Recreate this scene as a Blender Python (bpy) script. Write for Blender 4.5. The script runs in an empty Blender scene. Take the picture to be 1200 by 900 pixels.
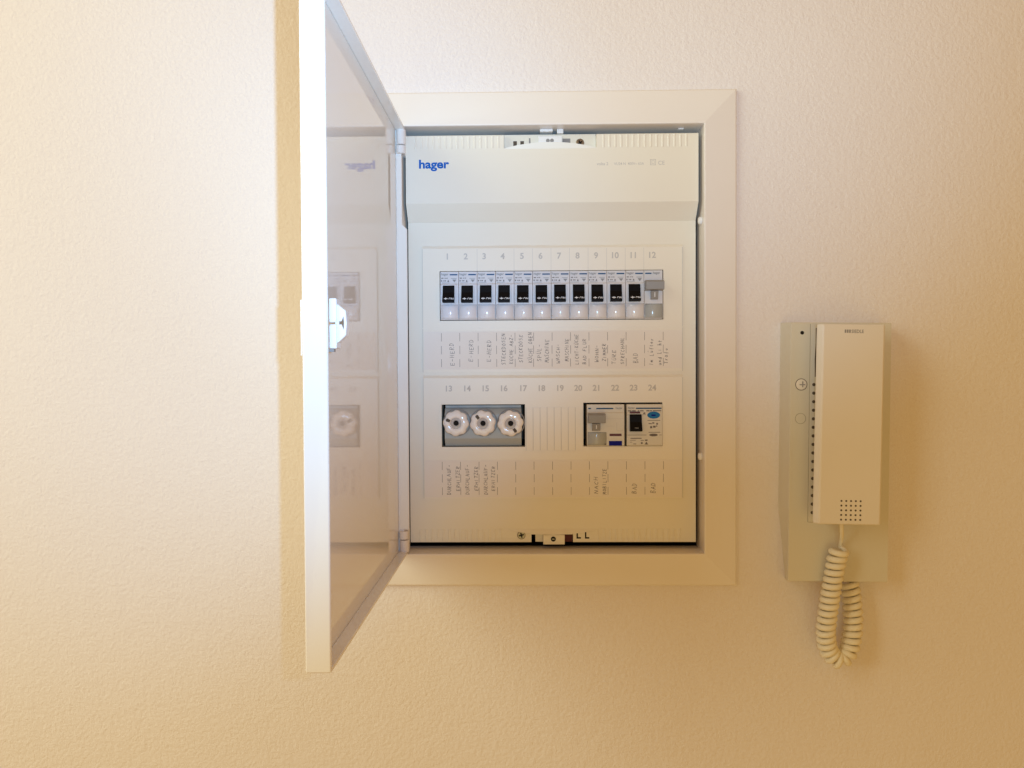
import bpy, bmesh, math, random
from mathutils import Vector, Matrix
random.seed(7)
C = bpy.context.scene.collection
SC = bpy.context.scene
R = math.radians

# ------------------------------------------------------------------ camera
cam_d = bpy.data.cameras.new("camera")
cam = bpy.data.objects.new("camera", cam_d)
C.objects.link(cam)
SC.camera = cam
cam_d.sensor_width = 36.0
cam_d.lens = 27.0
cam_d.clip_start = 0.01
cam_d.clip_end = 50
yaw, pitch, roll = R(1.05), R(1.1), R(0.3)
M = Matrix.Rotation(yaw, 3, 'Z') @ Matrix.Rotation(-pitch, 3, 'X')
fw, up, rt = M @ Vector((0, 1, 0)), M @ Vector((0, 0, 1)), M @ Vector((1, 0, 0))
r2 = math.cos(roll) * rt - math.sin(roll) * up
u2 = math.cos(roll) * up + math.sin(roll) * rt
CAMLOC = Vector((0, -0.7187, 0))
rot = Matrix((r2, u2, -fw)).transposed()
cam.matrix_world = Matrix.Translation(CAMLOC) @ rot.to_4x4()

# ------------------------------------------------------------------ world and lamps
world = bpy.data.worlds.new("World")
SC.world = world
world.use_nodes = True
bg = world.node_tree.nodes["Background"]
# dim amber room light, an added low fill behind the camera, an added paler fill from the left, and the phone's cool flash
bg.inputs[0].default_value = (1.0, 0.505, 0.10, 1)
bg.inputs[1].default_value = 0.485

def look(o, target):
    d = Vector(target) - o.location
    o.rotation_euler = d.to_track_quat('-Z', 'Y').to_euler()

def area_lamp(name, loc, target, size, energy, color):
    l = bpy.data.lights.new(name, 'AREA')
    l.size = size; l.energy = energy; l.color = color
    o = bpy.data.objects.new(name, l); C.objects.link(o)
    o.location = loc; look(o, target)
    return o

area_lamp("low_fill", (0, -2.5, -0.8), (0, 0, 0), 1.5, 5.5, (1.0, 1.0, 0.53))  # added fill from low behind the camera, no actual lamp there
area_lamp("left_fill", (-1.5, -0.8, 0.6), (-0.5, 0, 0.1), 1.4, 22.6, (0.91, 0.995, 0.82))  # added area light for the paler glow on the left, no doorway behind it
def flash(name, energy, color, cone, target):
    # the LED beside the lens: a bright core and a weak wide spill
    fl = bpy.data.lights.new(name, 'SPOT')
    fl.energy = energy; fl.color = color
    fl.spot_size = R(cone); fl.spot_blend = 1.0
    fl.shadow_soft_size = 0.0035
    o = bpy.data.objects.new(name, fl); C.objects.link(o)
    o.location = (0.034, -0.7187, 0.010)
    look(o, target)

# the flash, an added second beam to brighten the left, and weak spill
flash("phone_flash", 11.1, (0.415, 0.68, 1.0), 80, (0.05, 0, 0.40))
flash("flash_left_fill", 11.5, (0.203, 0.52, 1.0), 70, (-0.35, 0, 0.15))
flash("phone_flash_spill", 0.7, (0.40, 0.65, 1.0), 150, (0, 0, 0))

vs = SC.view_settings
vs.view_transform = 'Standard'
vs.look = 'None'
vs.exposure = 0.0
vs.gamma = 1.0
vs.use_curve_mapping = False

# ------------------------------------------------------------------ materials
def mat(name, col, rough=0.4, spec=0.5, var=0.0, bump=0.0, bscale=900.0, coat=0.0, trans=0.0):
    m = bpy.data.materials.new(name)
    m.use_nodes = True
    nt = m.node_tree
    b = nt.nodes["Principled BSDF"]
    b.inputs["Base Color"].default_value = (*col, 1)
    b.inputs["Roughness"].default_value = rough
    b.inputs["Specular IOR Level"].default_value = spec
    if coat: b.inputs["Coat Weight"].default_value = coat
    if trans: b.inputs["Transmission Weight"].default_value = trans
    if var or bump:
        tc = nt.nodes.new("ShaderNodeTexCoord")
        if var:
            n = nt.nodes.new("ShaderNodeTexNoise")
            n.inputs["Scale"].default_value = 28
            n.inputs["Detail"].default_value = 5
            nt.links.new(tc.outputs["Object"], n.inputs["Vector"])
            mx = nt.nodes.new("ShaderNodeMix"); mx.data_type = 'RGBA'
            mx.inputs[6].default_value = (*[c * (1 - var) for c in col], 1)
            mx.inputs[7].default_value = (*[min(1, c * (1 + var)) for c in col], 1)
            nt.links.new(n.outputs["Fac"], mx.inputs[0])
            nt.links.new(mx.outputs[2], b.inputs["Base Color"])
        if bump:
            n2 = nt.nodes.new("ShaderNodeTexNoise")
            n2.inputs["Scale"].default_value = bscale
            n2.inputs["Detail"].default_value = 3
            nt.links.new(tc.outputs["Object"], n2.inputs["Vector"])
            bp = nt.nodes.new("ShaderNodeBump")
            bp.inputs["Strength"].default_value = bump
            bp.inputs["Distance"].default_value = 0.0004
            nt.links.new(n2.outputs["Fac"], bp.inputs["Height"])
            nt.links.new(bp.outputs[0], b.inputs["Normal"])
    return m

def wall_material():
    m = bpy.data.materials.new("painted_plaster")
    m.use_nodes = True
    nt = m.node_tree
    b = nt.nodes["Principled BSDF"]
    b.inputs["Roughness"].default_value = 0.85
    b.inputs["Specular IOR Level"].default_value = 0.25
    tc = nt.nodes.new("ShaderNodeTexCoord")
    n = nt.nodes.new("ShaderNodeTexNoise")
    n.inputs["Scale"].default_value = 5; n.inputs["Detail"].default_value = 6
    nt.links.new(tc.outputs["Object"], n.inputs["Vector"])
    mx = nt.nodes.new("ShaderNodeMix"); mx.data_type = 'RGBA'
    mx.inputs[6].default_value = (0.785, 0.735, 0.71, 1)
    mx.inputs[7].default_value = (0.815, 0.77, 0.75, 1)
    nt.links.new(n.outputs["Fac"], mx.inputs[0])
    nt.links.new(mx.outputs[2], b.inputs["Base Color"])
    # roller stipple: rounded nubs of a few millimetres over finer grain
    n1 = nt.nodes.new("ShaderNodeTexNoise")
    n1.inputs["Scale"].default_value = 280; n1.inputs["Detail"].default_value = 5; n1.inputs["Roughness"].default_value = 0.68
    n1.inputs["Distortion"].default_value = 0.2
    nt.links.new(tc.outputs["Object"], n1.inputs["Vector"])
    n2 = nt.nodes.new("ShaderNodeTexNoise")
    n2.inputs["Scale"].default_value = 70; n2.inputs["Detail"].default_value = 2
    nt.links.new(tc.outputs["Object"], n2.inputs["Vector"])
    ad = nt.nodes.new("ShaderNodeMath"); ad.operation = 'MULTIPLY_ADD'
    nt.links.new(n2.outputs["Fac"], ad.inputs[0]); ad.inputs[1].default_value = 0.6
    nt.links.new(n1.outputs["Fac"], ad.inputs[2])
    bp = nt.nodes.new("ShaderNodeBump")
    bp.inputs["Strength"].default_value = 0.7
    bp.inputs["Distance"].default_value = 0.0012
    nt.links.new(ad.outputs[0], bp.inputs["Height"])
    nt.links.new(bp.outputs[0], b.inputs["Normal"])
    return m

M_WALL = wall_material()
M_FRAME = mat("frame_lacquer", (0.81, 0.765, 0.71), 0.38, 0.5, 0.015, 0.15, 1500)
M_DOOR = mat("door_lacquer", (0.84, 0.805, 0.74), 0.028, 0.55, 0.01, 0.03, 400)
M_RECESS = mat("recess_plastic", (0.66, 0.64, 0.58), 0.45, 0.4, 0.02)
M_COVER = mat("cover_plastic", (0.80, 0.755, 0.64), 0.42, 0.45, 0.015, 0.2, 2200)
M_COVER2 = mat("insert_plastic", (0.82, 0.77, 0.655), 0.40, 0.45, 0.015, 0.15, 2200)
M_SEAM = mat("seam_shade", (0.36, 0.33, 0.25), 0.7, 0.2)
M_SCORE = mat("score_mark", (0.60, 0.58, 0.53), 0.6, 0.3)
M_PAPER = mat("label_paper", (0.80, 0.75, 0.675), 0.55, 0.35, 0.03, 0.15, 1200)
M_NUM = mat("grey_print", (0.55, 0.53, 0.49), 0.6, 0.3)
M_INK = mat("ink", (0.16, 0.14, 0.13), 0.6, 0.3)
M_PEN = mat("pencil_ink", (0.075, 0.065, 0.07), 0.6, 0.2)
M_BLUE = mat("logo_blue", (0.003, 0.115, 0.46), 0.55, 0.2)
M_TEAL = mat("print_blue", (0.008, 0.075, 0.20), 0.6, 0.15)
M_NAVY = mat("label_navy", (0.005, 0.008, 0.22), 0.6, 0.12)
M_RED = mat("label_maroon", (0.09, 0.012, 0.015), 0.45, 0.4)
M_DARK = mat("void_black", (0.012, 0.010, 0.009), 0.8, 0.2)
M_BLACK = mat("toggle_black", (0.004, 0.004, 0.005), 0.45, 0.12)
M_GREYP = mat("lever_grey", (0.27, 0.26, 0.25), 0.4, 0.45, 0.03)
M_MODULE = mat("module_grey", (0.66, 0.66, 0.68), 0.4, 0.45, 0.02)
M_MODULE2 = mat("module_beige", (0.66, 0.63, 0.55), 0.4, 0.45, 0.02)
M_WINDOW = mat("clear_label_window", (0.76, 0.77, 0.81), 0.15, 0.6, 0.02, coat=0.6)
M_SMOKE = mat("smoked_window", (0.42, 0.44, 0.43), 0.2, 0.5)
M_WHITEP = mat("print_white", (0.75, 0.75, 0.75), 0.5, 0.3)
M_BLOCK = mat("fuse_block_grey", (0.40, 0.42, 0.40), 0.45, 0.4, 0.02)
M_PORC = mat("porcelain", (0.84, 0.81, 0.78), 0.12, 0.6, 0.02, coat=0.3)
M_GLASSY = mat("cap_window_grey", (0.50, 0.46, 0.43), 0.15, 0.6)
M_STEEL = mat("screw_steel", (0.30, 0.25, 0.19), 0.3, 0.5)
M_STEEL.node_tree.nodes["Principled BSDF"].inputs["Metallic"].default_value = 0.8
M_LATCH = mat("latch_white", (0.84, 0.84, 0.83), 0.3, 0.5)
M_PHONE = mat("intercom_plastic", (0.76, 0.71, 0.63), 0.42, 0.45, 0.02, 0.25, 1600)
M_PHONEB = mat("intercom_base_plastic", (0.66, 0.63, 0.53), 0.45, 0.4, 0.02, 0.3, 1600)
M_CORD = mat("cord_rubber", (0.80, 0.75, 0.60), 0.42, 0.4, 0.04)
M_TAUPE = mat("hole_brown", (0.10, 0.08, 0.06), 0.7, 0.2)

# ------------------------------------------------------------------ builders (millimetres in, metres out)
S = 0.001
def tag(o, label=None, cat=None, group=None, kind=None):
    if label: o["label"] = label
    if cat: o["category"] = cat
    if group: o["group"] = group
    if kind: o["kind"] = kind
    return o

def empty(name, loc=(0, 0, 0), rot=(0, 0, 0)):
    o = bpy.data.objects.new(name, None)
    o.empty_display_size = 0.02
    C.objects.link(o)
    o.location = Vector(loc) * S
    o.rotation_euler = rot
    return o

class MB:
    def __init__(s): s.bm = bmesh.new()
    def poly(s, pts):
        vs_ = [s.bm.verts.new(Vector(p) * S) for p in pts]
        return s.bm.faces.new(vs_)
    def box(s, x0, x1, y0, y1, z0, z1):
        v = [s.bm.verts.new(Vector((x, y, z)) * S) for x in (x0, x1) for y in (y0, y1) for z in (z0, z1)]
        for f in ((0, 1, 3, 2), (4, 6, 7, 5), (0, 4, 5, 1), (2, 3, 7, 6), (0, 2, 6, 4), (1, 5, 7, 3)):
            s.bm.faces.new([v[i] for i in f])
        return s
    def prism(s, prof, axis, a0, a1):
        """extrude a closed 2-D profile along an axis ('x': prof=(y,z); 'y': prof=(x,z); 'z': prof=(x,y))"""
        def P(u, w_, a):
            return {'x': (a, u, w_), 'y': (u, a, w_), 'z': (u, w_, a)}[axis]
        A = [s.bm.verts.new(Vector(P(u, w_, a0)) * S) for u, w_ in prof]
        B = [s.bm.verts.new(Vector(P(u, w_, a1)) * S) for u, w_ in prof]
        n = len(prof)
        for i in range(n):
            j = (i + 1) % n
            s.bm.faces.new((A[i], A[j], B[j], B[i]))
        s.bm.faces.new(A[::-1]); s.bm.faces.new(B)
        return s
    def lathe(s, prof, cx, cz, n=24, rad=None, close=True):
        """rings about the Y axis: prof = [(r, y), ...] ; rad(theta, r) may warp the radius"""
        rings = []
        for r, y in prof:
            ring = []
            for k in range(n):
                t = 2 * math.pi * k / n
                rr = rad(t, r) if rad else r
                ring.append(s.bm.verts.new(Vector((cx + rr * math.cos(t), y, cz + rr * math.sin(t))) * S))
            rings.append(ring)
        for a, b in zip(rings, rings[1:]):
            for k in range(n):
                j = (k + 1) % n
                s.bm.faces.new((a[k], a[j], b[j], b[k]))
        if close:
            s.bm.faces.new(rings[0][::-1]); s.bm.faces.new(rings[-1])
        return s
    def disc(s, cx, cz, r, y, depth=0.4, n=16):
        return s.lathe([(r, y + depth), (r, y)], cx, cz, n)
    def plate(s, x0, x1, z0, z1, yf, yb, holes=()):
        """a plate facing -Y with rectangular through-holes (x0,x1,z0,z1)"""
        xs = sorted({x0, x1, *[h[0] for h in holes], *[h[1] for h in holes]})
        zs = sorted({z0, z1, *[h[2] for h in holes], *[h[3] for h in holes]})
        xs = [x for x in xs if x0 <= x <= x1]; zs = [z for z in zs if z0 <= z <= z1]
        def solid(i, j):
            if i < 0 or j < 0 or i >= len(xs) - 1 or j >= len(zs) - 1: return False
            cx, cz = (xs[i] + xs[i + 1]) / 2, (zs[j] + zs[j + 1]) / 2
            return not any(h[0] < cx < h[1] and h[2] < cz < h[3] for h in holes)
        cache = {}
        def V(i, j, y):
            k = (i, j, y)
            if k not in cache: cache[k] = s.bm.verts.new(Vector((xs[i], y, zs[j])) * S)
            return cache[k]
        for i in range(len(xs) - 1):
            for j in range(len(zs) - 1):
                if not solid(i, j): continue
                s.bm.faces.new((V(i, j, yf), V(i + 1, j, yf), V(i + 1, j + 1, yf), V(i, j + 1, yf)))
                s.bm.faces.new((V(i, j, yb), V(i, j + 1, yb), V(i + 1, j + 1, yb), V(i + 1, j, yb)))
                if not solid(i - 1, j): s.bm.faces.new((V(i, j, yf), V(i, j + 1, yf), V(i, j + 1, yb), V(i, j, yb)))
                if not solid(i + 1, j): s.bm.faces.new((V(i + 1, j, yf), V(i + 1, j, yb), V(i + 1, j + 1, yb), V(i + 1, j + 1, yf)))
                if not solid(i, j - 1): s.bm.faces.new((V(i, j, yf), V(i, j, yb), V(i + 1, j, yb), V(i + 1, j, yf)))
                if not solid(i, j + 1): s.bm.faces.new((V(i, j + 1, yf), V(i + 1, j + 1, yf), V(i + 1, j + 1, yb), V(i, j + 1, yb)))
        return s
    def build(s, name, m, parent=None, bevel=0.0, seg=2, smooth=False, weld=False):
        if weld: bmesh.ops.remove_doubles(s.bm, verts=s.bm.verts, dist=1e-6)
        bmesh.ops.recalc_face_normals(s.bm, faces=s.bm.faces)
        me = bpy.data.meshes.new(name)
        s.bm.to_mesh(me); s.bm.free()
        me.materials.append(m)
        if smooth or bevel:
            for p in me.polygons: p.use_smooth = smooth
        o = bpy.data.objects.new(name, me)
        C.objects.link(o)
        if parent: o.parent = parent
        if bevel:
            b = o.modifiers.new("bevel", 'BEVEL'); b.width = bevel * S; b.segments = seg
            b.limit_method = 'ANGLE'; b.angle_limit = R(35)
        return o

def copy_tree(o, parent=None):
    c = o.copy(); C.objects.link(c)
    if parent: c.parent = parent
    for ch in list(o.children): copy_tree(ch, c)
    return c

def share(o, name=None, parent=None, loc=None):
    c = o.copy(); C.objects.link(c)
    c.parent = parent if parent else o.parent
    if loc is not None: c.location = Vector(loc) * S
    return c

def text_bm(txt, size, off=0.0, shear=0.0, spacing=1.0, align='LEFT'):
    cu = bpy.data.curves.new("t", 'FONT')
    cu.body = txt; cu.size = size * S; cu.offset = off * S; cu.shear = shear
    cu.space_character = spacing; cu.align_x = align; cu.resolution_u = 4
    o = bpy.data.objects.new("t", cu)
    C.objects.link(o)
    bpy.context.view_layer.update()
    dg = bpy.context.evaluated_depsgraph_get()
    me = bpy.data.meshes.new_from_object(o.evaluated_get(dg))
    bpy.data.objects.remove(o); bpy.data.curves.remove(cu)
    return me

def text(name, txt, x, y, z, size, m, parent=None, off=0.0, sx=1.0, spacing=1.0, align='LEFT', shear=0.0):
    me = text_bm(txt, size, off, shear, spacing, align)
    me.name = name
    me.transform(Matrix(((sx, 0, 0, x * S), (0, 0, -1, y * S), (0, 1, 0, z * S), (0, 0, 0, 1))))
    me.materials.clear(); me.materials.append(m)
    o = bpy.data.objects.new(name, me); C.objects.link(o)
    if parent: o.parent = parent
    return o

# a hand-printed stroke alphabet: strokes on a 0..1 by 0..1 grid
ST = {
 'A': [[(0,0),(.45,1),(.9,0)],[(.2,.4),(.7,.4)]], 'B': [[(.1,0),(.1,1),(.6,.95),(.65,.7),(.1,.52),(.75,.4),(.7,.08),(.1,0)]],
 'C': [[(.8,.85),(.45,1),(.1,.6),(.15,.15),(.5,0),(.8,.12)]], 'D': [[(.1,0),(.1,1),(.65,.8),(.75,.35),(.45,.05),(.1,0)]],
 'E': [[(.8,1),(.1,1),(.1,0),(.8,0)],[(.1,.5),(.65,.52)]], 'F': [[(.1,0),(.1,1),(.8,1)],[(.1,.5),(.6,.5)]],
 'G': [[(.8,.85),(.4,1),(.1,.5),(.3,.05),(.8,.1),(.8,.45),(.5,.45)]], 'H': [[(.1,0),(.12,1)],[(.8,0),(.78,1)],[(.1,.5),(.8,.52)]],
 'I': [[(.3,0),(.3,1)]], 'J': [[(.7,1),(.65,.15),(.35,0),(.1,.2)]], 'K': [[(.1,0),(.1,1)],[(.75,1),(.1,.45),(.8,0)]],
 'L': [[(.1,1),(.1,0),(.75,0)]], 'M': [[(.05,0),(.15,1),(.45,.35),(.8,1),(.9,0)]], 'N': [[(.1,0),(.1,1),(.8,0),(.8,1)]],
 'O': [[(.45,1),(.1,.6),(.2,.08),(.6,.02),(.85,.5),(.45,1)]], 'P': [[(.1,0),(.1,1),(.7,.9),(.7,.6),(.1,.45)]],
 'R': [[(.1,0),(.1,1),(.7,.9),(.65,.6),(.1,.48),(.75,0)]], 'S': [[(.75,.9),(.3,1),(.12,.72),(.7,.4),(.6,.05),(.1,.08)]],
 'T': [[(.0,1),(.9,1)],[(.45,1),(.42,0)]], 'U': [[(.1,1),(.12,.2),(.45,0),(.75,.2),(.8,1)]],
 'V': [[(.05,1),(.4,0),(.8,1)]], 'W': [[(0,1),(.2,0),(.45,.6),(.7,0),(.95,1)]], 'Z': [[(.05,1),(.8,1),(.05,0),(.85,0)]],
 '-': [[(.15,.45),(.7,.47)]], '.': [[(.2,0),(.26,.06)]], ' ': [],
 '1': [[(.2,.75),(.5,1),(.5,0)]], '2': [[(.1,.8),(.45,1),(.75,.7),(.05,0),(.8,0)]],
 'a': [[(.7,.5),(.3,.6),(.1,.25),(.35,0),(.65,.2),(.7,.55),(.75,0)]], 'd': [[(.65,.5),(.2,.55),(.1,.15),(.45,0),(.7,.3),(.7,1),(.75,0)]],
 'e': [[(.1,.3),(.65,.38),(.4,.6),(.1,.3),(.3,0),(.7,.1)]], 'f': [[(.6,.95),(.35,.9),(.3,-.1)],[(.1,.5),(.6,.52)]],
 'h': [[(.15,1),(.12,0),(.4,.55),(.65,.4),(.65,0)]], 'i': [[(.3,.55),(.3,0)],[(.3,.78),(.32,.84)]], 'l': [[(.3,1),(.28,.1),(.5,0)]],
 'n': [[(.1,.55),(.1,0),(.4,.55),(.65,.4),(.65,0)]], 'o': [[(.4,.6),(.1,.3),(.35,0),(.65,.3),(.4,.6)]], 'r': [[(.15,.55),(.15,0),(.35,.5),(.6,.55)]],
 's': [[(.6,.5),(.25,.55),(.5,.25),(.15,.02)]], 't': [[(.35,.9),(.32,.05),(.6,.05)],[(.1,.55),(.6,.57)]], 'u': [[(.1,.55),(.15,.05),(.5,.1),(.6,.55),(.65,0)]],
 'm': [[(.05,.5),(.05,0),(.25,.55),(.42,.05),(.6,.55),(.85,0)]], 'w': [[(.05,.55),(.2,0),(.4,.4),(.6,0),(.8,.55)]], 'g': [[(.6,.5),(.2,.55),(.15,.1),(.6,.2),(.6,-.35),(.2,-.3)]],
}
def handwriting(name, txt, x, y, z, h, width, m, parent, pen=0.30):
    """writing that runs upwards (turned 90 degrees): x is the base line, z the start"""
    mb = MB()
    base = {'Ü': 'U', 'Ö': 'O', 'Ä': 'A', 'ü': 'u', 'ö': 'o'}
    n = len(txt)
    adv = width / n
    for i, ch in enumerate(txt):
        strokes = list(ST.get(base.get(ch, ch), []))
        if ch in base: strokes = strokes + [[(.25, 1.2), (.28, 1.28)], [(.6, 1.2), (.63, 1.28)]]
        jx, jz = random.uniform(-.1, .1), random.uniform(-.08, .08)
        sc = random.uniform(.9, 1.1)
        sl = random.uniform(.05, .2)
        for s_ in strokes:
            pts = []
            for (u, v) in s_:
                u += sl * v + random.uniform(-.03, .03); v += random.uniform(-.03, .03)
                # u along writing -> +z ; v up the letter -> -x
                pts.append((x - (v * sc + jx) * h, z + (i + u * .82 + jz * .5) * adv))
            for (ax, az), (bx, bz) in zip(pts, pts[1:]):
                dx, dz = bx - ax, bz - az
                L = math.hypot(dx, dz)
                if L < 1e-4: continue
                p = pen * random.uniform(.75, 1.25) / 2
                nx, nz = -dz / L * p, dx / L * p
                ex, ez = dx / L * p * .7, dz / L * p * .7
                yy = y - random.uniform(0, .02)
                mb.poly([(ax - nx - ex, yy, az - nz - ez), (bx - nx + ex, yy, bz - nz + ez), (bx + nx + ex, yy, bz + nz + ez), (ax + nx - ex, yy, az + nz - ez)])
    return mb.build(name, m, parent)

# ================================================================== the wall
XL, XR, ZB, ZT = -114.0, 164.2, -171.5, 224.4          # clear opening of the frame
mb = MB()
mb.plate(-1150, 1150, -900, 900, 0, 70, [(XL - 4, XR + 4, ZB - 4, ZT + 4)])
wall = mb.build("wall", M_WALL)
tag(wall, "cream white wall with fine roller stipple behind the fuse box and intercom", "wall", kind="structure")

# ================================================================== distribution board
board = empty("distribution_board", (0, 0, 0))
tag(board, "white flush mounted fuse box with its door swung open on the left", "fuse box")

# trim frame: slopes from a thin outer edge up to the opening
OX0, OX1, OZ0, OZ1 = -145.5, 195.0, -202.5, 256.8
mb = MB()
rings = [
    [(OX0, 0.2), (OX1, OZ0), OZ1],
]
def rectring(bm, x0, x1, z0, z1, y):
    return [bm.verts.new(Vector(p) * S) for p in ((x0, y, z0), (x1, y, z0), (x1, y, z1), (x0, y, z1))]
rr = [rectring(mb.bm, OX0, OX1, OZ0, OZ1, 1.0),
      rectring(mb.bm, OX0, OX1, OZ0, OZ1, -3.2),
      rectring(mb.bm, OX0 + 1.2, OX1 - 1.2, OZ0 + 1.2, OZ1 - 1.2, -4.4),
      rectring(mb.bm, XL - 1.2, XR + 1.2, ZB - 1.2, ZT + 1.2, -8.4),
      rectring(mb.bm, XL - .4, XR + .4, ZB - .4, ZT + .4, -8.3),
      rectring(mb.bm, XL, XR, ZB, ZT, -7.6),
      rectring(mb.bm, XL + .5, XR - .5, ZB + .5, ZT - .5, 22)]
for a, b in zip(rr, rr[1:]):
    for k in range(4):
        j = (k + 1) % 4
        mb.bm.faces.new((a[k], a[j], b[j], b[k]))
mb.build("trim_frame", M_FRAME, board)

# recess: four side walls and a back, coloured black for shade in the gaps
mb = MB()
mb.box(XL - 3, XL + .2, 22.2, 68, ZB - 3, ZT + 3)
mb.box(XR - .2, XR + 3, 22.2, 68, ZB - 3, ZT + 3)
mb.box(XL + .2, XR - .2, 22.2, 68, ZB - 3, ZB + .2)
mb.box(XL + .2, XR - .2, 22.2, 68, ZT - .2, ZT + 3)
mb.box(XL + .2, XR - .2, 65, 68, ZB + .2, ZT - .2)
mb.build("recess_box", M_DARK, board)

# small fittings on the recess sides
for (z0, z1, y0, y1) in ((42.5, 47.8, 4, 6), (3.0, 17.0, 3, 6.5)):
    MB().box(XR - .1, XR + .5, y0, y1, z0, z1).build("strike_slot", M_DARK, board)
for z in (137.5, -82.5):
    mb = MB()
    mb.lathe([(3.4, 0), (3.4, -2.4), (2.4, -3.0)], 0, 0, 14)
    o = mb.build("cover_clip", M_LATCH, board, smooth=False)
    o.rotation_euler = (0, 0, R(-90)); o.location = Vector((XR - .2, 2.2, z)) * S
mb = MB()
mb.box(14, 26, 2, 12, ZT - 3.0, ZT - .3); mb.box(30, 36, 3, 10, ZT - 4.4, ZT - .3)
mb.build("ceiling_catch", M_LATCH, board, bevel=.5)
mb = MB()
mb.box(143, 148, 4, 8, ZT - 1.6, ZT - .4)
mb.build("ceiling_clip", M_LATCH, board, bevel=.3)

# ---- cover: raised hood above, flat field below
YH, YP = -2.0, 10.0
CX0, CX1 = -111.0, 160.3
HB, HS, HT = 154.6, 139.2, 217.6                     # hood: lower edge, foot of the slope, top edge
NX0, NX1, NZ = -19.5, 66.3, 205.6                    # notch for the upper lock
mb = MB()
for (x0, x1, zt) in ((CX0, NX0, HT), (NX0, NX1, NZ), (NX1, CX1, HT)):
    mb.prism([(YP + 14, HS), (YP, HS), (YP - .3, HS + .4), (YH + .6, HB - .8), (YH, HB), (YH, zt - .6), (YH + .6, zt), (YP + 14, zt)], 'x', x0, x1)
hood = mb.build("hood_panel", M_COVER, board, weld=True)
# lower field with the openings for the devices
R1 = (-81.3, 129.6, 46.2, 93.0)
F1 = (-80.3, -1.2, -73.6, -33.2)
F2 = (54.0, 128.6, -73.4, -32.0)
LK = (4.4, 44.0, -166, -157.4)
mb = MB()
CZ0 = -164.7
mb.plate(CX0, CX1, CZ0, HS - .05, YP, YP + 12, [R1, F1, F2, LK])
field = mb.build("cover_panel", M_COVER, board)

# raised inserts, one for each row, with a chamfered upper edge
IX0, IX1 = -98.0, 147.9
YI = YP - 1.6
def insert(z0, z1, holes):
    mb = MB()
    mb.plate(IX0, IX1, z0, z1, YI, YP + .5, holes)
    mb.prism([(YP, z1), (YI, z1), (YP, z1 + 2.6)], 'x', IX0, IX1)
    return mb.build("row_insert", M_COVER2, board)
ins1 = insert(-2.6, 114.4, [R1])
ins2 = insert(-122.6, -8.2, [F1, F2])
mb = MB(); mb.box(IX0, IX1, YI - .35, YI, 38.6, 39.4); mb.build("ridge", M_COVER2, ins1)
mb = MB(); mb.box(IX0 + 95, F2[0] - .5, YI - .35, YI, -78.4, -77.6); mb.build("ridge", M_COVER2, ins2)
for x in (IX0 + .2, IX1 - .6):
    for (z0, z1, p) in ((-2.5, 114, ins1), (-122.5, -8.4, ins2)):
        mb = MB(); mb.box(x, x + .45, YI - .25, YI, z0, z1); mb.build("edge_line", M_SCORE, p)

PITCH = 17.45
BX0 = -80.6
# scored knock-out lines and moulded numbers
for k in range(13):
    if 4 <= k <= 11 or k in (2,):
        mb = MB(); x = BX0 + k * PITCH
        mb.box(x - .14, x + .14, YI - .12, YI, 93.6, 113.8); mb.build("score_line", M_SCORE, ins1)
for k in range(12):
    x = BX0 + (k + .5) * PITCH - (1.2 if k > 3 else 2.0)
    text("number", str(k + 1), x, YI - .08, 104.2, 7.8, M_NUM, ins1, off=.2, align='CENTER')
    text("number", str(k + 13), x + .2, YI - .08, -20.6, 7.6, M_NUM, ins2, off=.2, align='CENTER')
# perforated blanking tabs between the fuse block and the residual current switches
bx0, bx1 = F1[1] + 1.0, F2[0] - 1.0
nt_ = 8
for k in range(nt_):
    a = bx0 + (bx1 - bx0) * k / nt_; b = bx0 + (bx1 - bx0) * (k + 1) / nt_
    mb = MB(); mb.box(a + .22, b - .22, YI - .6, YI, -76.8, -36.4)
    mb.build("blanking_tab", M_COVER2, ins2)
    mb = MB(); mb.box(a - .2, a + .2, YI - .2, YI + .02, -77.0, -36.2); mb.build("score_line", M_SCORE, ins2)

# paper label strips
def strip(z0, z1, xoff):
    mb = MB(); mb.box(IX0 + 1.5, IX1 - .8, YI - .3, YI, z0, z1)
    st = mb.build("label_strip", M_PAPER, board)
    mb = MB()
    L = z1 - z0
    for k in range(13):
        x = BX0 + .6 + k * PITCH + xoff
        for (a, b) in ((.06, .27), (.40, .62), (.74, .96)):
            dx = random.uniform(-.1, .1)
            mb.poly([(x - .17 + dx, YI - .35, z0 + a * L), (x + .17 + dx, YI - .35, z0 + a * L), (x + .17 + dx, YI - .35, z0 + b * L), (x - .17 + dx, YI - .35, z0 + b * L)])
    mb.build("divider_marks", M_INK, st)
    return st
s1 = strip(.2, 36.0, 0)
s2 = strip(-121.4, -86.2, 0)
YW = YI - .36
def write(st, col, lines, zbase, h=3.3):
    for (txt, fx, z, wd, hh) in lines:
        x = BX0 + .6 + (col + fx) * PITCH
        handwriting("handwriting", txt, x, YW, zbase + z, hh, wd, M_PEN, st)
Z1 = .2
write(s1, 0, [("E-HERD", .68, 3.5, 22, 3.8)], Z1)
write(s1, 1, [("E-HERD", .72, 7, 22, 3.8)], Z1)
write(s1, 2, [("E-HERD", .68, 7, 21, 3.8)], Z1)
write(s1, 3, [("STECKDOSEN", .47, 4, 30, 3.4), ("KÜCHE ABZ-", .88, 5, 28, 3.2)], Z1)
write(s1, 4, [("STECKDOSE", .40, 6, 27, 3.2), ("KÜCHE OBEN", .92, 6, 29, 3.4)], Z1)
write(s1, 5, [("SPÜL-", .40, 7, 17, 3.6), ("MASCHINE", .82, 6, 22, 3.4)], Z1)
write(s1, 6, [("WASCH-", .42, 5, 19, 3.2), ("MASCHINE", .90, 7, 22, 3.3)], Z1)
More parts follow.
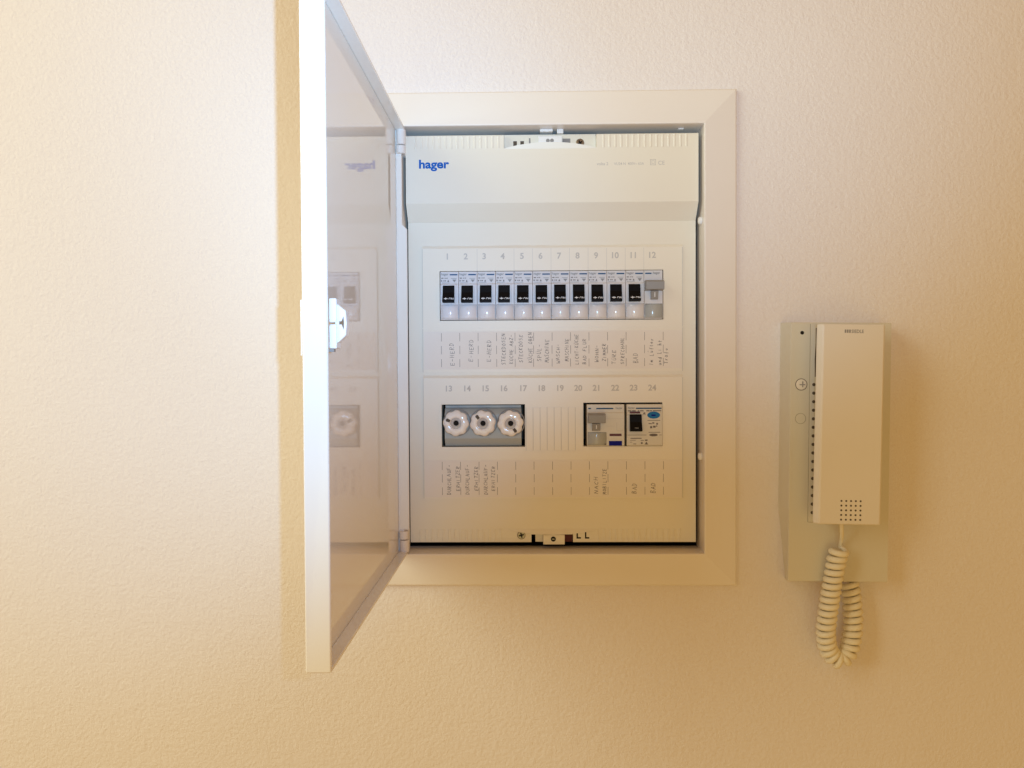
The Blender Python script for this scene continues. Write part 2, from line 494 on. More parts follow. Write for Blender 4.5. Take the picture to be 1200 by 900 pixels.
write(s1, 7, [("LICHT-KÜCHE", .42, 4, 29, 3.2), ("BAD FLUR", .85, 4, 25, 3.2)], Z1)
write(s1, 8, [("WOHN-", .50, 6, 17, 3.2), ("ZIMMER", .92, 7, 17, 3.4)], Z1)
write(s1, 9, [("TÜRE", .46, 4, 14, 3.4), ("SPRECHANL.", .90, 4, 29, 3.2)], Z1)
write(s1, 10, [("BAD", .62, 5, 10, 4.6)], Z1)
write(s1, 11, [("Im Lüfter", .45, 3, 26, 3.6), ("und Licht", .90, 3, 24, 3.6), ("Trafo", 1.25, 4, 16, 3.4)], Z1)
Z2 = -121.4
for c_ in range(3):
    write(s2, c_, [("DURCHLAUF-", .46, 2.5, 29, 3.3), ("ERHITZER", .94 if c_ != 2 else .86, 6, 24, 3.2)], Z2)
write(s2, 8, [("NACH", .46, 3, 17, 3.4), ("MOBILITZE", .90, 2.5, 25, 3.2)], Z2)
write(s2, 10, [("BAD", .55, 3, 10.5, 4.2)], Z2)
write(s2, 11, [("BAD", .55, 3.5, 10.5, 4.2)], Z2)

# print on the hood
text("brand_print", "hager", -99.0, YH - .06, 187.4, 11.0, M_BLUE, hood, off=.36, sx=1.14, spacing=1.0)
text("type_print", "volta 2", 66.5, YH - .06, 188.6, 3.9, M_NUM, hood, off=.03)
text("type_print", "VU24 N  400V~ 63A", 82.5, YH - .06, 188.6, 3.5, M_NUM, hood, off=.02, sx=.92)
mb = MB()
for (a, b, c_, d) in ((116, 116.5, 188.2, 193.6), (116, 121, 193.2, 193.6), (116, 121, 188.2, 188.6), (120.6, 121, 188.2, 193.6), (117.3, 119.7, 189.4, 189.7), (117.3, 119.7, 192.2, 192.5), (117.3, 117.6, 189.4, 192.5), (119.4, 119.7, 189.4, 192.5)):
    mb.box(a, b, YH - .05, YH + .2, c_, d)
mb.build("insulation_symbol", M_NUM, hood)
text("approval_print", "CE", 123, YH - .06, 188.5, 5.2, M_NUM, hood, off=.03)

# moulded grip ribs along both ends of the cover
ribm = None
for (xa, xb, za, y) in ((-104, -22, 205.2, YH), (70, 152, 205.2, YH)):
    n = int((xb - xa) / 5.3)
    for k in range(n):
        x = xa + (k + .5) * (xb - xa) / n
        if ribm is None:
            mb = MB(); mb.prism([(-1.2, 0), (-.5, -.38), (.5, -.38), (1.2, 0)], 'z', 0, 11.4)
            ribm = mb.build("grip_rib", M_COVER, hood); ribm.location = Vector((x, y + .02, za)) * S
        else:
            share(ribm, parent=hood, loc=(x, y + .02, za))
for (xa, xb) in ((-104, -22), (66, 148)):
    n = int((xb - xa) / 5.3)
    for k in range(n):
        x = xa + (k + .5) * (xb - xa) / n
        share(ribm, parent=field, loc=(x, YP + .02, -163.6))

# cross-head screw
def screw(parent, x, y, z, r, ang=0.0, m=None):
    mb = MB(); mb.lathe([(r, y + 1.5), (r, y), (r * .85, y - .35)], x, z, 20)
    s_ = mb.build("screw", m or M_STEEL, parent)
    mb = MB()
    ca, sa = math.cos(ang), math.sin(ang)
    for (ux, uz) in ((ca, sa), (-sa, ca)):
        a, b = r * .62, r * .17
        vx, vz = -uz, ux
        mb.prism([(x + ux * a + vx * b, z + uz * a + vz * b), (x - ux * a + vx * b, z - uz * a + vz * b), (x - ux * a - vx * b, z - uz * a - vz * b), (x + ux * a - vx * b, z + uz * a - vz * b)], 'y', y - .42 - abs(ux) * .02, y)
    mb.build("screw_cross", M_DARK, s_)
    return s_

# upper lock: plate in the notch, lip in front of it, latch, screw
lock = MB().box(NX0 + .1, NX1 - .1, 5, 9, NZ - 2, 219.4).build("lock_plate", M_COVER, board)
def finger_lip(x0, x1, z_flush, rise, y, proud, yb):
    """a scooped lip: flush along one edge, swelling to an arched free edge"""
    mb = MB(); N = 20
    A, B, D = [], [], []
    for k in range(N + 1):
        t = math.sin(math.pi * k / N)
        x = x0 + (x1 - x0) * k / N
        za = z_flush + rise * t ** .75
        A.append((x, y - .02, z_flush)); B.append((x, y - .05 - proud * t, za)); D.append((x, yb, za))
    for k in range(N):
        mb.poly([A[k], A[k + 1], B[k + 1], B[k]]); mb.poly([B[k], B[k + 1], D[k + 1], D[k]])
    return mb.build("finger_lip", M_COVER, board)
finger_lip(NX0 - 1, NX1 + 1, NZ - 1.2, 5.6, YH, 1.8, 3.5)
for x in (-9.2, -2.6):
    MB().box(x - 1.7, x + 1.7, 4.9, 5.2, 209.0, 213.6).build("square_hole", M_TAUPE, lock)
MB().box(3.8, 5.2, 4.9, 5.2, 209.5, 216.2).build("slot", M_GREYP, lock)
MB().box(35.2, 42.5, 4.9, 5.2, 210.5, 215.5).build("slot", M_GREYP, lock)
lt = MB().box(12.4, 34.6, 1.0, 4.8, 208.6, 216.9).build("latch", M_LATCH, lock, bevel=.4)
mb = MB(); mb.disc(21.4, 212.6, 1.8, .9, .4); mb.disc(25.2, 212.6, 1.8, .85, .4); mb.build("latch_hole", M_GREYP, lt)
screw(lock, 51.5, 4.6, 211.3, 3.9, .5)

# lower lock
finger_lip(-20, 70, -152.0, -5.2, YP, 2.4, YP + .4)
lock2 = MB().box(8.2, 15.4, YP + 4, YP + 9, -165.2, -157.2).build("lock_plate", M_COVER, board)
lt = MB().box(15.6, 36.0, YP - 1.2, YP + 6, -166.8, -157.6).build("latch", M_COVER2, lock2, bevel=.4)
mb = MB(); mb.box(36.2, 43.6, YP + 4, YP + 9, -165.2, -157.6)
mb.build("lock_slide", mat("slide_maroon", (0.10, .02, .02), .6, .3), lock2)
mb = MB(); mb.disc(25.2, -161.5, 2.4, YP - 1.5, .5); mb.build("latch_hole", M_DARK, lt)
MB().box(24.0, 26.3, YP - 1.75, YP - 1.4, -162.0, -161.1).build("latch_slit", M_STEEL, lt)
screw(field, -5.2, YP - .3, -158.0, 4.0, .25)
for x in (49.6, 57.6):
    mb = MB(); mb.box(x - 2.3, x - 1.0, YP - .12, YP + .3, -161.4, -154.6); mb.box(x - 1.0, x + 1.8, YP - .14, YP + .3, -161.4, -160.0)
    mb.build("angle_slot", M_DARK, field)

# mounting rails glimpsed through the gaps, steel coloured dark to stand in for shade
mb = MB(); mb.box(-86, 134, 48, 50, 52, 87); mb.build("mounting_rail", M_TAUPE, board)
mb = MB(); mb.box(-86, 134, 48, 50, -70, -36); mb.build("mounting_rail", M_TAUPE, board)

# ---- door: a steel tray swung out at a right angle
door = empty("board_door", (0, 0, 0)); door.parent = board
DX0, DXI, DX1 = -125.2, -119.2, -110.6               # outer skin, inner skin, rim of the flange
DY0, DY1 = -291.0, -6.2
DZ0, DZ1 = -171.0, 223.2
mb = MB(); mb.prism([(DX0, DY0), (DX1, DY0), (DX1, DY0 + 2.4), (DXI, DY0 + 2.4), (DXI, DY1), (DX0, DY1)], 'z', DZ0, DZ1)
skin = mb.build("door_skin", M_DOOR, door, bevel=.9, seg=3)
mb = MB(); mb.box(DXI + .02, DX1, DY0 + 2.45, DY1 - 2.4, DZ1 - 2.4, DZ1 - .03); mb.build("flange", M_DOOR, door, bevel=.5)
mb = MB(); mb.box(DXI + .02, DX1, DY0 + 2.45, DY1 - 2.4, DZ0 + .03, DZ0 + 2.4); mb.build("flange", M_DOOR, door, bevel=.5)
mb = MB()
mb.prism([(DXI + .02, DZ0 + 22), (DX1 + 1.3, DZ0 + 22), (DX1 + 1.3, 130.0), (DX1 - 3.2, 134.6), (DX1 - 3.2, 198.4), (DXI + .02, 198.4)], 'y', DY1 - 2.3, DY1 - .02)
mb.build("flange", M_DOOR, door, bevel=.9, seg=3)
# turn latch at the free edge
LZ = 3.3
la = MB()
la.box(DX1 + .05, DX1 + 4.4, DY0 + 2, DY0 + 12, 23.5, 37.2); la.box(DX1 + .05, DX1 + 4.4, DY0 + 2, DY0 + 12, 8.8, 22.6)
lat = la.build("door_latch", M_LATCH, door, bevel=.8)
mb = MB()
mb.prism([(DX1 + 3.0, 33.6), (DX1 + 4.6, 34.0), (DX1 + 9.2, 30.2), (DX1 + 9.8, 23.2), (DX1 + 9.2, 16.2), (DX1 + 4.6, 12.0), (DX1 + 3.0, 12.6)], 'y', DY0 + 3.5, DY0 + 10.5)
mb.build("latch_tongue", M_LATCH, lat, bevel=.7)
mb = MB(); mb.prism([(DX1 + 6.6, 23.6), (DX1 + 8.0, 27.0), (DX1 + 8.3, 23), (DX1 + 8.0, 19.4)], 'y', DY0 + 3.35, DY0 + 3.6); mb.box(DX1 + 5.6, DX1 + 7.4, DY0 + 3.34, DY0 + 3.6, 22.4, 24.2)
mb.build("latch_slit", M_STEEL, lat)
mb = MB(); mb.box(DX1 + .1, DX1 + 2.8, DY0 + 2.2, DY0 + 6, 7.0, 8.6); mb.build("latch_foot", M_GREYP, lat)
mb = MB(); mb.box(DX0 - 1.8, DX0 - .02, DY0 + 3, DY0 + 40, 8, 40); mb.build("door_pull", M_LATCH, door, bevel=.8)
for o in (lat,): o.location = (0, 0, LZ * S)
# hinges
for (pieces) in (((207.2, 221.0, .4), (199.2, 206.4, 0)), ((-157.4, -150.0, .0), (-169.2, -158.2, .6))):
    h = empty("hinge"); h.parent = board
    for (z0, z1, d) in pieces:
        mb = MB(); mb.lathe([(4.3, 0), (4.3, z1 - z0)], 0, 0, 18)
        o = mb.build("knuckle", M_FRAME, h, bevel=.5)
        o.rotation_euler = (R(90), 0, 0); o.location = Vector((-114.4 + d, -8.6, z0)) * S
    z0, z1 = min(p[0] for p in pieces), max(p[1] for p in pieces)
    mb = MB(); mb.box(-116.8, -110.9, -6.9, 6, z0, z1); mb.build("hinge_leaf", M_FRAME, h, bevel=.5)

# ================================================================== devices on the rails
def quad(mb, x0, x1, z0, z1, y):
    mb.poly([(x0, y, z0), (x1, y, z0), (x1, y, z1), (x0, y, z1)])

def window(parent, x0, x1, z0, z1, yb, bulge, m):
    """a slightly barrelled clear window"""
    mb = MB(); N = 8
    prof = [(yb + 2, z0), *[(yb - bulge * math.sin(math.pi * k / N) ** .7, z0 + (z1 - z0) * k / N) for k in range(N + 1)], (yb + 2, z1)]
    mb.prism(prof, 'x', x0, x1)
    o = mb.build("label_window", m, parent, smooth=False)
    for p in o.data.polygons: p.use_smooth = abs(p.normal.x) < .5 and p.normal.y < -.2
    return o

BW, BZ0, BZ1, YB = 17.2, 46.8, 92.4, 6.0
def breaker():
    root = empty("circuit_breaker")
    w2 = BW / 2
    mb = MB()
    mb.prism([(30, BZ0), (YB + 1.4, BZ0), (YB + .4, BZ0 + 1.2), (YB, BZ0 + 16), (YB, 80.2), (YB + 1.0, 81.2), (YB + 1.4, BZ1), (30, BZ1)], 'x', -w2, w2)
    mb.build("housing", M_MODULE, root, bevel=.35)
    mb = MB(); mb.box(-w2 + 1.2, w2 - 2.2, YB - .9, YB - .05, 62.0, 80.0)
    mb.build("toggle_bezel", M_MODULE, root, bevel=.3)
    mb = MB()
    mb.prism([(YB, 62.6), (YB - 6.2, 63.0), (YB - 6.6, 64.4), (YB - 3.0, 72.4), (YB - 2.2, 77.8), (YB - 1.2, 79.2), (YB, 79.2)], 'x', -w2 + 2.5, w2 - 3.7)
    tg = mb.build("toggle", M_BLACK, root, bevel=.35)
    text("on_print", "ON", -.2, YB - 6.05, 65.1, 3.0, M_WHITEP, tg, off=.05)
    mb = MB(); mb.box(-4.6, -1.2, YB - 6.25, YB - 5.6, 66.0, 66.7); mb.box(-3.2, -2.7, YB - 6.2, YB - 5.6, 65.2, 67.4); mb.build("position_mark", M_WHITEP, tg)
    window(root, -w2 + .5, w2 - .5, BZ0 + .9, 61.4, YB - .1, 1.3, M_WINDOW)
    yp = YB + .9
    text("brand_print", "hager", -w2 + .7, yp - .2, 88.9, 3.1, M_GREYP, root, off=.05)
    mb = MB(); quad(mb, .4, w2 - 1.0, 88.9, 90.0, yp - .22); mb.build("blue_bar", M_TEAL, root)
    mb = MB()
    for (a, b, c_, d) in ((-7.6, -5.6, 85.8, 86.6), (-4.6, -3.4, 85.9, 86.5), (-3.0, -1.6, 85.9, 86.5), (-7.8, -6.9, 83.0, 84.4), (-5.6, -4.9, 83.2, 84.2), (-4.4, -3.4, 83.2, 84.2), (-1.8, -.4, 82.8, 83.6), (-1.4, -.8, 83.6, 84.4)):
        quad(mb, a, b, c_, d, yp - .25)
    mb.build("rating_print", M_INK, root)
    mb = MB(); mb.poly([(2.6, yp - .24, 84.9), (4.6, yp - .24, 82.2), (6.6, yp - .24, 84.9)]); quad(mb, 1.4, 6.8, 85.8, 86.2, yp - .24); quad(mb, -7.6, 0, 81.7, 82.0, yp - .3)
    mb.build("warning_print", M_GREYP, root)
    return root

br0 = breaker()
BLAB = ["leftmost black toggle circuit breaker at the start of the upper row",
        "second black toggle circuit breaker from the left, above the middle E-HERD note",
        "third black toggle circuit breaker from the left, above the last E-HERD note",
        "black toggle circuit breaker above the first STECKDOSEN note of the paper strip",
        "black toggle circuit breaker above the KÜCHE OBEN note of the paper strip",
        "black toggle circuit breaker above the dishwasher note SPÜL-MASCHINE",
        "black toggle circuit breaker above the washing machine note WASCH-MASCHINE",
        "black toggle circuit breaker above the note LICHT-KÜCHE BAD FLUR",
        "black toggle circuit breaker above the living room note WOHN-ZIMMER",
        "black toggle circuit breaker above the note TÜRE SPRECHANL.",
        "last black toggle circuit breaker, next to the grey T lever switch"]
for k in range(11):
    o = br0 if k == 0 else copy_tree(br0)
    o.location = Vector((BX0 + (k + .5) * PITCH, 0, 0)) * S
    tag(o, BLAB[k], "circuit breaker", "circuit breakers in the upper row")
    for ch in o.children:
        if k and ch.name.startswith("toggle") and not ch.name.startswith("toggle_bezel"):
            ch.location = (random.uniform(-.00012, .00012), 0, random.uniform(-.0002, .0002))

def t_lever(parent, x0, x1, z0, z1, sx0, sx1, sz0, y):
    mb = MB()
    mb.prism([(y, z0), (y - 8.5, z0 + .6), (y - 9.2, z1 - 1.5), (y - 6, z1), (y, z1)], 'x', x0, x1)
    t_ = mb.build("lever", M_GREYP, parent, bevel=.5)
    mb = MB(); mb.prism([(y + .1, sz0), (y - 3.2, sz0 + .3), (y - 5.5, z0 - .05), (y + .1, z0 - .05)], 'x', sx0, sx1)
    mb.build("lever_stem", M_GREYP, t_, bevel=.4)
    cx = (sx0 + sx1) / 2
    mb = MB(); mb.box(cx - .4, cx + .4, y - 5.1, y - 3.0, sz0 + 2.2, z0 - 1.6); mb.build("lever_mark", M_WHITEP, t_)
    return t_

# twelfth place of the upper row: grey T lever switch
sw = empty("lever_switch", (BX0 + 11.5 * PITCH, 0, 0))
tag(sw, "narrow switch with grey T shaped lever at the right end of the upper row", "switch")
w2 = BW / 2
mb = MB(); mb.prism([(30, BZ0), (YB + 1.4, BZ0), (YB + .4, BZ0 + 1.2), (YB, BZ0 + 16), (YB, 80.2), (YB + 1.0, 81.2), (YB + 1.4, BZ1), (30, BZ1)], 'x', -w2, w2)
mb.build("housing", M_MODULE, sw, bevel=.35)
t_lever(sw, -w2 + .2, w2 + .1, 72.8, 82.4, -3.0, 3.8, 64.6, YB)
window(sw, -w2 + .5, w2 - .5, BZ0 + .9, 61.0, YB - .1, .8, M_SMOKE)
mb = MB(); quad(mb, -w2 + 1, -1.8, 88.9, 90.0, YB + .7); mb.build("blue_bar", M_TEAL, sw)
text("brand_print", "hager", -.6, YB + .7, 88.9, 3.1, M_GREYP, sw, off=.05)

# residual current switch with T lever
YR = 5.0
rc = empty("residual_current_switch", (0, 0, 0))
tag(rc, "wide beige switch with grey T lever and small blue label in the lower row", "safety switch")
RX0, RX1, RZ0, RZ1 = 57.2, 92.4, -72.8, -33.6
mb = MB(); mb.prism([(30, RZ0), (YR + .6, RZ0), (YR, RZ0 + 1), (YR, RZ1 - 8), (YR + .8, RZ1 - 7.4), (YR + 1, RZ1), (30, RZ1)], 'x', RX0, RX1)
mb.build("housing", M_MODULE2, rc, bevel=.35)
t_lever(rc, 57.8, 74.0, -51.2, -41.6, 61.8, 69.4, -58.4, YR)
window(rc, 57.8, 75.4, -72.0, -59.6, YR - .1, .7, M_SMOKE)
mb = MB(); quad(mb, 58.4, 61, -37.9, -36.8, YR + .6); quad(mb, 66, 82, -38.0, -36.9, YR + .6); mb.build("blue_bar", M_TEAL, rc)
text("brand_print", "hager", 84.2, YR + .6, -38.0, 2.9, M_GREYP, rc, off=.04)
mb = MB(); mb.box(78.4, 89.6, YR - .25, YR + .1, -63.4, -61.2); mb.build("maroon_label", M_RED, rc)
mb = MB(); mb.box(77.8, 90.0, YR - .3, YR + .1, -72.4, -68.0); mb.build("blue_label", M_NAVY, rc)
mb = MB()
for (a, b, z) in ((75.5, 91, -47.0), (75.0, 83, -54.0), (85, 91, -58.4), (77, 90, -66.2)):
    quad(mb, a, b, z - .12, z + .12, YR - .06)
quad(mb, 85, 85.4, -58, -50.5, YR - .07); mb.build("diagram_print", M_NUM, rc)
mb = MB(); mb.poly([(73.2, YR - 1.0, -71.6), (75.2, YR - 1.0, -71.6), (74.2, YR - 1.0, -69.8)]); mb.build("warning_print", M_INK, rc)

# residual current breaker with black toggle and blue oval
rb = empty("residual_current_breaker", (0, 0, 0))
tag(rb, "beige breaker with black toggle and blue oval sticker at the lower right", "safety switch")
RX0, RX1 = 94.6, 127.9
mb = MB(); mb.prism([(30, RZ0), (YR + .6, RZ0), (YR, RZ0 + 1), (YR, RZ1 - 8), (YR + .4, RZ1 - 7.4), (YR + .6, RZ1), (30, RZ1)], 'x', RX0, RX1)
mb.build("housing", M_MODULE2, rb, bevel=.35)
mb = MB(); mb.prism([(YR, -59.2), (YR - 6.4, -58.6), (YR - 6.8, -57.2), (YR - 3, -50), (YR - 2, -43.8), (YR, -42.8)], 'x', 97.2, 108.4)
tg = mb.build("toggle", M_BLACK, rb, bevel=.35)
text("on_print", "ON", 101.2, YR - 6.2, -56.3, 2.2, M_GREYP, tg)
mb = MB(); mb.box(97.4, 107.0, YR - .3, YR + .1, -42.2, -40.4); mb.build("maroon_label", M_RED, rb)
mb = MB(); N = 24
mb.prism([(119.8 + 6.0 * math.cos(2 * math.pi * k / N), -43.8 + 3.3 * math.sin(2 * math.pi * k / N)) for k in range(N)], 'y', YR - .25, YR + .1)
ov = mb.build("oval_sticker", mat("sticker_blue", (0.012, 0.16, 0.42), .55, .2), rb)
mb = MB(); mb.box(117.6, 121.6, YR - .35, YR - .2, -44.6, -43.2); mb.build("sticker_print", M_NAVY, ov)
mb = MB(); quad(mb, 103.2, 127.2, -37.9, -36.8, YR + .2); mb.build("blue_bar", M_TEAL, rb)
text("brand_print", "hager", 95.6, YR + .2, -37.9, 2.9, M_GREYP, rb, off=.04)
mb = MB()
for (a, b, c_, d) in ((95.6, 99, -40.2, -39.2), (99.6, 103, -40.2, -39.2), (105, 106.4, -40.2, -39.3), (107, 110.4, -40.2, -39.3), (113, 116, -40.2, -39.2), (116.5, 118.2, -40.2, -39.2), (119, 127, -40.1, -39.3)):
    quad(mb, a, b, c_, d, YR + .2)
for (a, b, c_, d) in ((95.2, 97, -43.6, -43.3), (108.6, 112.6, -43.6, -43.3), (114, 126, -49.0, -48.5), (115, 118, -52.2, -51.4), (118.4, 120.4, -51.8, -50.6), (122.2, 123.8, -52.8, -51.2), (116.4, 118.4, -56.2, -54.2), (119.2, 121.6, -55.6, -53.8), (122, 123.2, -54.6, -53.6), (115, 126, -60.2, -59.7), (95.2, 113, -62.7, -62.3), (125, 127.4, -62.7, -62.3), (98, 108.4, -66.0, -65.2), (97.4, 103, -67.6, -67.2), (97.4, 99.6, -69.4, -69.0), (100.6, 103.4, -71.2, -70.6), (107.6, 110.6, -67.8, -67.3), (111.6, 114, -68.0, -66.8), (107.8, 109.4, -71.0, -69.2)):
    quad(mb, a, b, c_, d, YR - .06)
mb.poly([(111.2, YR - .07, -71.4), (114.6, YR - .07, -71.4), (112.9, YR - .07, -68.8)])
mb.poly([(109.6, YR - .07, -42.8), (112.4, YR - .07, -42.8), (111, YR - .07, -40.8)])
mb.prism([(119.6 + 4.0 * math.cos(2 * math.pi * k / 14), -62.5 + 1.3 * math.sin(2 * math.pi * k / 14)) for k in range(14)], 'y', YR - .12, YR + .05)
mb.build("rating_print", M_INK, rb)

# fuse block with three screwed porcelain caps
fb = empty("fuse_block", (0, 0, 0))
tag(fb, "grey fuse block with three scalloped white screw caps in the lower row", "fuse block")
mb = MB()
mb.prism([(32, -73.0), (13, -73.0), (12, -72.6), (7.6, -66.0), (7.2, -65.2), (7.2, -42.6), (7.6, -41.8), (11, -38.0), (13, -36.6), (32, -36.6)], 'x', -77.4, -4.6)
mb.build("housing", M_BLOCK, fb, bevel=.3)
mb = MB(); mb.box(-77, -5, 12.6, 20, -36.4, -34.2); mb.build("terminal_cover", M_BLOCK, fb)
def fuse_cap(cx, cz, ang, tilt):
    mb = MB()
    scal = lambda t, r: r * (1 - (.085 * (.5 + .5 * math.cos(8 * (t - ang) + .6)) ** 1.5 if r > 9.5 else 0))
    mb.lathe([(12.3, 7.0), (12.4, 1.2), (12.0, -.6), (11.2, -2.0), (9.8, -2.8), (7.4, -3.1), (5.6, -2.9), (5.2, -2.2), (5.0, -.8)], cx, cz, 128, scal, close=False)
    cap = mb.build("fuse_cap", M_PORC, fb, smooth=True)
    mb = MB(); mb.lathe([(5.1, -.2), (5.1, -1.1), (3.2, -1.5), (2.6, -1.3)], cx, cz, 32); mb.build("cap_window", M_GLASSY, cap, smooth=False)
    mb = MB(); mb.disc(cx + .3, cz + .2, 2.5, -1.75, .4, 20); mb.build("test_hole", M_DARK, cap)
    mb = MB()
    ux, uz = math.cos(ang), math.sin(ang); vx, vz = -uz, ux
    p = lambda a, b: (cx + ux * a + vx * b, cz + uz * a + vz * b)
    mb.prism([p(5.6, -1.3), p(9.2, -1.5), p(9.9, 0), p(9.2, 1.5), p(5.6, 1.3)], 'y', -3.25, -2.0)
    mb.build("indicator_slot", M_TAUPE, cap)
    mb = MB(); mb.lathe([(13.2, 7.15), (13.2, 6.7), (12.9, 6.3), (12.2, 6.5)], cx + .5, cz + .4, 40, close=False); mb.build("collar", M_GREYP, cap)
    return cap
fuse_cap(-66.0, -50.4, R(158), 0)
fuse_cap(-40.8, -50.6, R(128), 0)
fuse_cap(-14.9, -50.8, R(-56), 0)

# ================================================================== door intercom
ib = empty("door_intercom", (282.0, 0, -76.5), (0, R(0.65), 0))
tag(ib, "cream wall plate of the door intercom behind its hanging handset", "intercom")
bw, bt, bb, bd = 45.0, 117.0, -117.0, 22.0           # half width, top, bottom, depth
mb = MB()
fx0, fx1 = -bw + 1, bw
back = [(-bw - 1.8, bt + 1), (bw + 1, bt + 1), (bw + 1, bb - 1), (-bw + 5.4, bb - 3.5), (-bw - 1.8, bb + 64)]
front = [(fx0, bt - 1), (fx1, bt - 1), (fx1, bb), (fx0, bb), (fx0, bb + 66)]
vb = [mb.bm.verts.new(Vector((x, 0.5, z)) * S) for x, z in back]
vm = [mb.bm.verts.new(Vector((x, -bd + 1.0, z)) * S) for x, z in [(front[0][0] - .4, bt), (fx1 + .4, bt), (fx1 + .4, bb - .4), (fx0 - .4, bb - .4), (fx0 - .4, bb + 66)]]
vf = [mb.bm.verts.new(Vector((x, -bd, z)) * S) for x, z in front]
for a, b in ((vb, vm), (vm, vf)):
    for k in range(5):
        j = (k + 1) % 5
        mb.bm.faces.new((a[k], a[j], b[j], b[k]))
mb.bm.faces.new(vf); mb.bm.faces.new(vb[::-1])
mb.build("housing", M_PHONEB, ib)
mb = MB(); mb.disc(-34.5, 107.6, 1.7, -bd - .06, .4); mb.build("pin_hole", M_DARK, ib)
mb = MB(); mb.lathe([(5.4, -bd + .1), (5.4, -bd - .1), (4.9, -bd - .1), (4.9, -bd + .1)], -34.7, 61.0, 28, close=False); mb.build("screw_ring", M_TAUPE, ib)
sc_ = MB().lathe([(4.8, -bd + .1), (4.8, -bd - .5), (4.2, -bd - .9), (1.5, -bd - 1.1)], -34.7, 61.0, 28).build("screw", M_PHONE, ib)
mb = MB(); mb.box(-36.6, -31.6, -bd - 1.16, -bd - 1.0, 60.4, 61.3); mb.box(-34.3, -33.3, -bd - 1.18, -bd - 1.0, 58.6, 63.8); mb.build("screw_cross", M_GREYP, sc_)
mb = MB(); mb.lathe([(4.9, -bd + .1), (4.9, -bd - .12), (4.5, -bd - .12), (4.5, -bd + .1)], -35.0, 30.3, 28, close=False); mb.build("blank_plug_ring", M_SEAM, ib)
mb = MB(); mb.disc(-35.0, 30.3, 4.4, -bd - .12, .3, 28); mb.build("blank_plug", M_PHONEB, ib)
mb = MB(); mb.box(-27.0, -16.0, -bd - .5, -bd + .1, -63.2, 115.5); gs = mb.build("grille_strip", M_PHONEB, ib, bevel=.15)
mb = MB(); mb.box(-27.5, -27.0, -bd - .12, -bd + .1, -63.4, 115.5); mb.box(-27.0, -16, -bd - .12, -bd + .1, -63.6, -63.2); mb.build("seam_line", M_SEAM, ib)
mb = MB()
for k in range(16):
    mb.disc(-23.6, 61.0 - k * 7.71, 1.5, -bd - .62, .3, 12)
mb.build("grille_holes", M_TAUPE, gs)["kind"] = "stuff"
mb = MB(); mb.prism([(-22.6, 112), (-21.0, 112), (-21.2, 68), (-22.9, 68), (-23.2, 84), (-22.4, 98)], 'y', -bd - .7, -bd - .4); mb.build("shadow_gap", M_TAUPE, gs)
# cradle that carries the handset
mb = MB(); mb.box(-12, 22, -29.8, -bd + .1, -40, 108); mb.build("cradle", M_PHONEB, ib, bevel=1.0)

hs = empty("intercom_handset", (280.0, 0, -49.5), (0, R(1.1), 0))
tag(hs, "cream intercom handset hanging on the wall plate with coiled cord below", "handset")
mb = MB()
hw, hh = 28.7, 86.9
prof = [(-hw + 13, -30), (-hw + 6, -36), (-hw + .8, -43.4), (-hw + .5, -44.6), (-hw + .8, -46), (-hw + 3.4, -49.4), (-hw + 4.8, -50), (hw - 1.8, -50), (hw - .5, -49.4), (hw, -48), (hw - .6, -36), (hw - 4, -30)]
mb.prism(prof, 'z', -hh, hh)
body = mb.build("handset_body", M_PHONE, hs, bevel=1.3, seg=3)
mb = MB()
for i in range(5):
    for j in range(5):
        mb.disc(-5.9 + i * 4.12, -66.2 - j * 4.07, .88, -50.1, .3, 10)
mb.build("mouthpiece_holes", M_TAUPE, hs)["kind"] = "stuff"
text("brand_print", "SIEDLE", -.6, -50.06, 79.4, 4.0, M_GREYP, hs, off=.08, sx=.9)
mb = MB()
for k in range(3):
    mb.box(-6.4 + k * 1.9, -5.0 + k * 1.9, -50.07, -49.9, 79.4, 82.2)
mb.build("brand_mark", M_GREYP, hs)
mb = MB(); mb.box(hw - .6, hw + .15, -46, -43.5, 28.0, 31.6); mb.box(hw - .6, hw + .1, -46, -43.8, -.5, 4.0); mb.build("side_notch", M_TAUPE, hs)

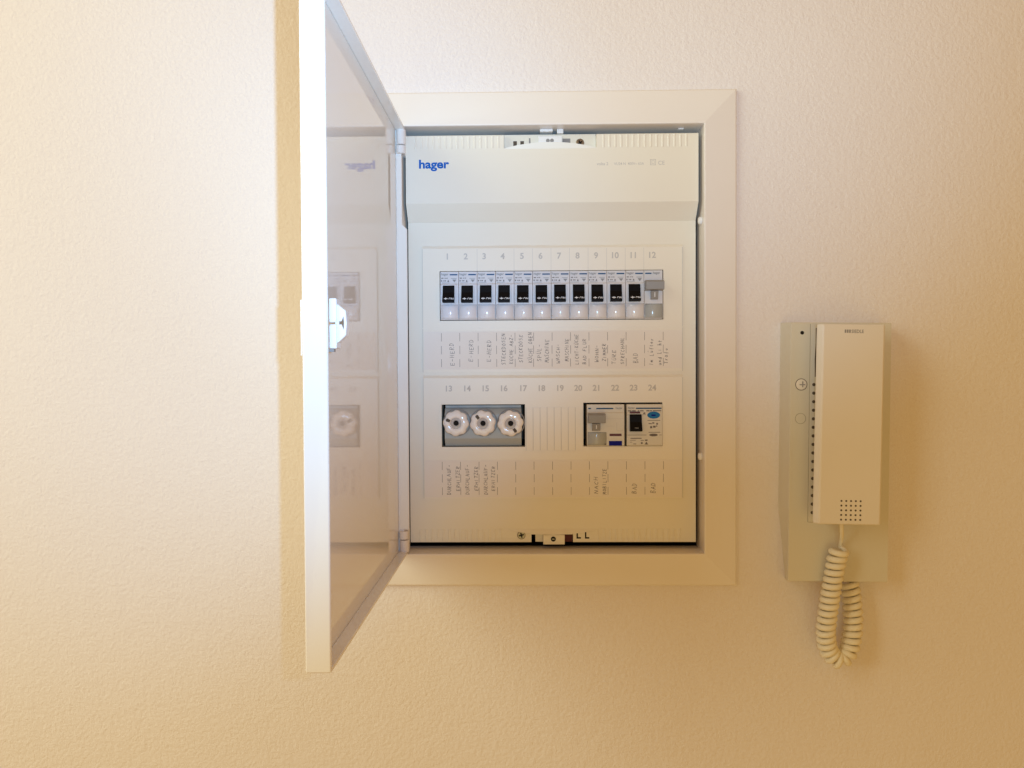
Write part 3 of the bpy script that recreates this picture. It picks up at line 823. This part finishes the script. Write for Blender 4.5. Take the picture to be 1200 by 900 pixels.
# coiled cord: straight tail from the handset, hanging loop of coil, tail into the wall plate
def catmull(P, n):
    out = []
    for i in range(len(P) - 1):
        p0, p1, p2, p3 = P[max(i - 1, 0)], P[i], P[i + 1], P[min(i + 2, len(P) - 1)]
        for k in range(n):
            t = k / n
            out.append(.5 * ((2 * p1) + (p2 - p0) * t + (2 * p0 - 5 * p1 + 4 * p2 - p3) * t * t + (3 * p1 - p0 - 3 * p2 + p3) * t ** 3))
    out.append(P[-1]); return out
axis_pts = [Vector(p) for p in ((278.5, -33.5, -161), (276.0, -32, -171), (272.8, -30, -195), (270.2, -27, -222), (269.8, -24, -240), (274.0, -20, -257), (284, -18.5, -266), (292.8, -17, -259), (297.2, -16, -243), (298, -14.5, -222), (296.8, -13, -206), (295.9, -12, -198))]
axp = catmull(axis_pts, 40)
cum = [0.0]
for a, b in zip(axp, axp[1:]): cum.append(cum[-1] + (b - a).length)
pitch_c = 6.3
turns = cum[-1] / pitch_c
path = [Vector((276.2, -42, -134)), Vector((277.0, -40, -140)), Vector((279.0, -36, -148)), Vector((281.0, -30, -153))]
nrm = Vector((0, -1, 0))
for i, (p, s_) in enumerate(zip(axp, cum)):
    t = (axp[min(i + 1, len(axp) - 1)] - axp[max(i - 1, 0)]).normalized()
    nrm = (nrm - t * nrm.dot(t)).normalized()
    bi = t.cross(nrm)
    a0 = s_ / pitch_c * 2 * math.pi
    # sample finely enough: several points per axis sample
    nxt = axp[min(i + 1, len(axp) - 1)]
    seg_ = (nxt - p).length
    sub = max(1, int(seg_ / pitch_c * 18))
    for q in range(sub):
        aa = a0 - math.pi * .9 + q / sub * seg_ / pitch_c * 2 * math.pi
        path.append(p.lerp(nxt, q / sub) + (nrm * math.cos(aa) + bi * math.sin(aa)) * 6.0)
path += [Vector((295.5, -9, -195)), Vector((295.5, -8, -186))]
cu = bpy.data.curves.new("cord", 'CURVE'); cu.dimensions = '3D'
sp = cu.splines.new('POLY'); sp.points.add(len(path) - 1)
for pt, v in zip(sp.points, path): pt.co = (*(v * S), 1)
n_ = len(path)
for i, pt in enumerate(sp.points):
    pt.radius = .62 if i < 4 else (.62 + .38 * min(1, (i - 4) / 14))
cu.bevel_depth = 2.8 * S; cu.bevel_resolution = 3; cu.use_fill_caps = True
co = bpy.data.objects.new("cord", cu); C.objects.link(co)
bpy.context.view_layer.update()
me = bpy.data.meshes.new_from_object(co.evaluated_get(bpy.context.evaluated_depsgraph_get()))
bpy.data.objects.remove(co); bpy.data.curves.remove(cu)
me.name = "coiled_cord"; me.materials.clear(); me.materials.append(M_CORD)
for p in me.polygons: p.use_smooth = True
bpy.context.view_layer.update()
cord = bpy.data.objects.new("coiled_cord", me); C.objects.link(cord)
cord.parent = hs
cord.matrix_parent_inverse = hs.matrix_world.inverted()
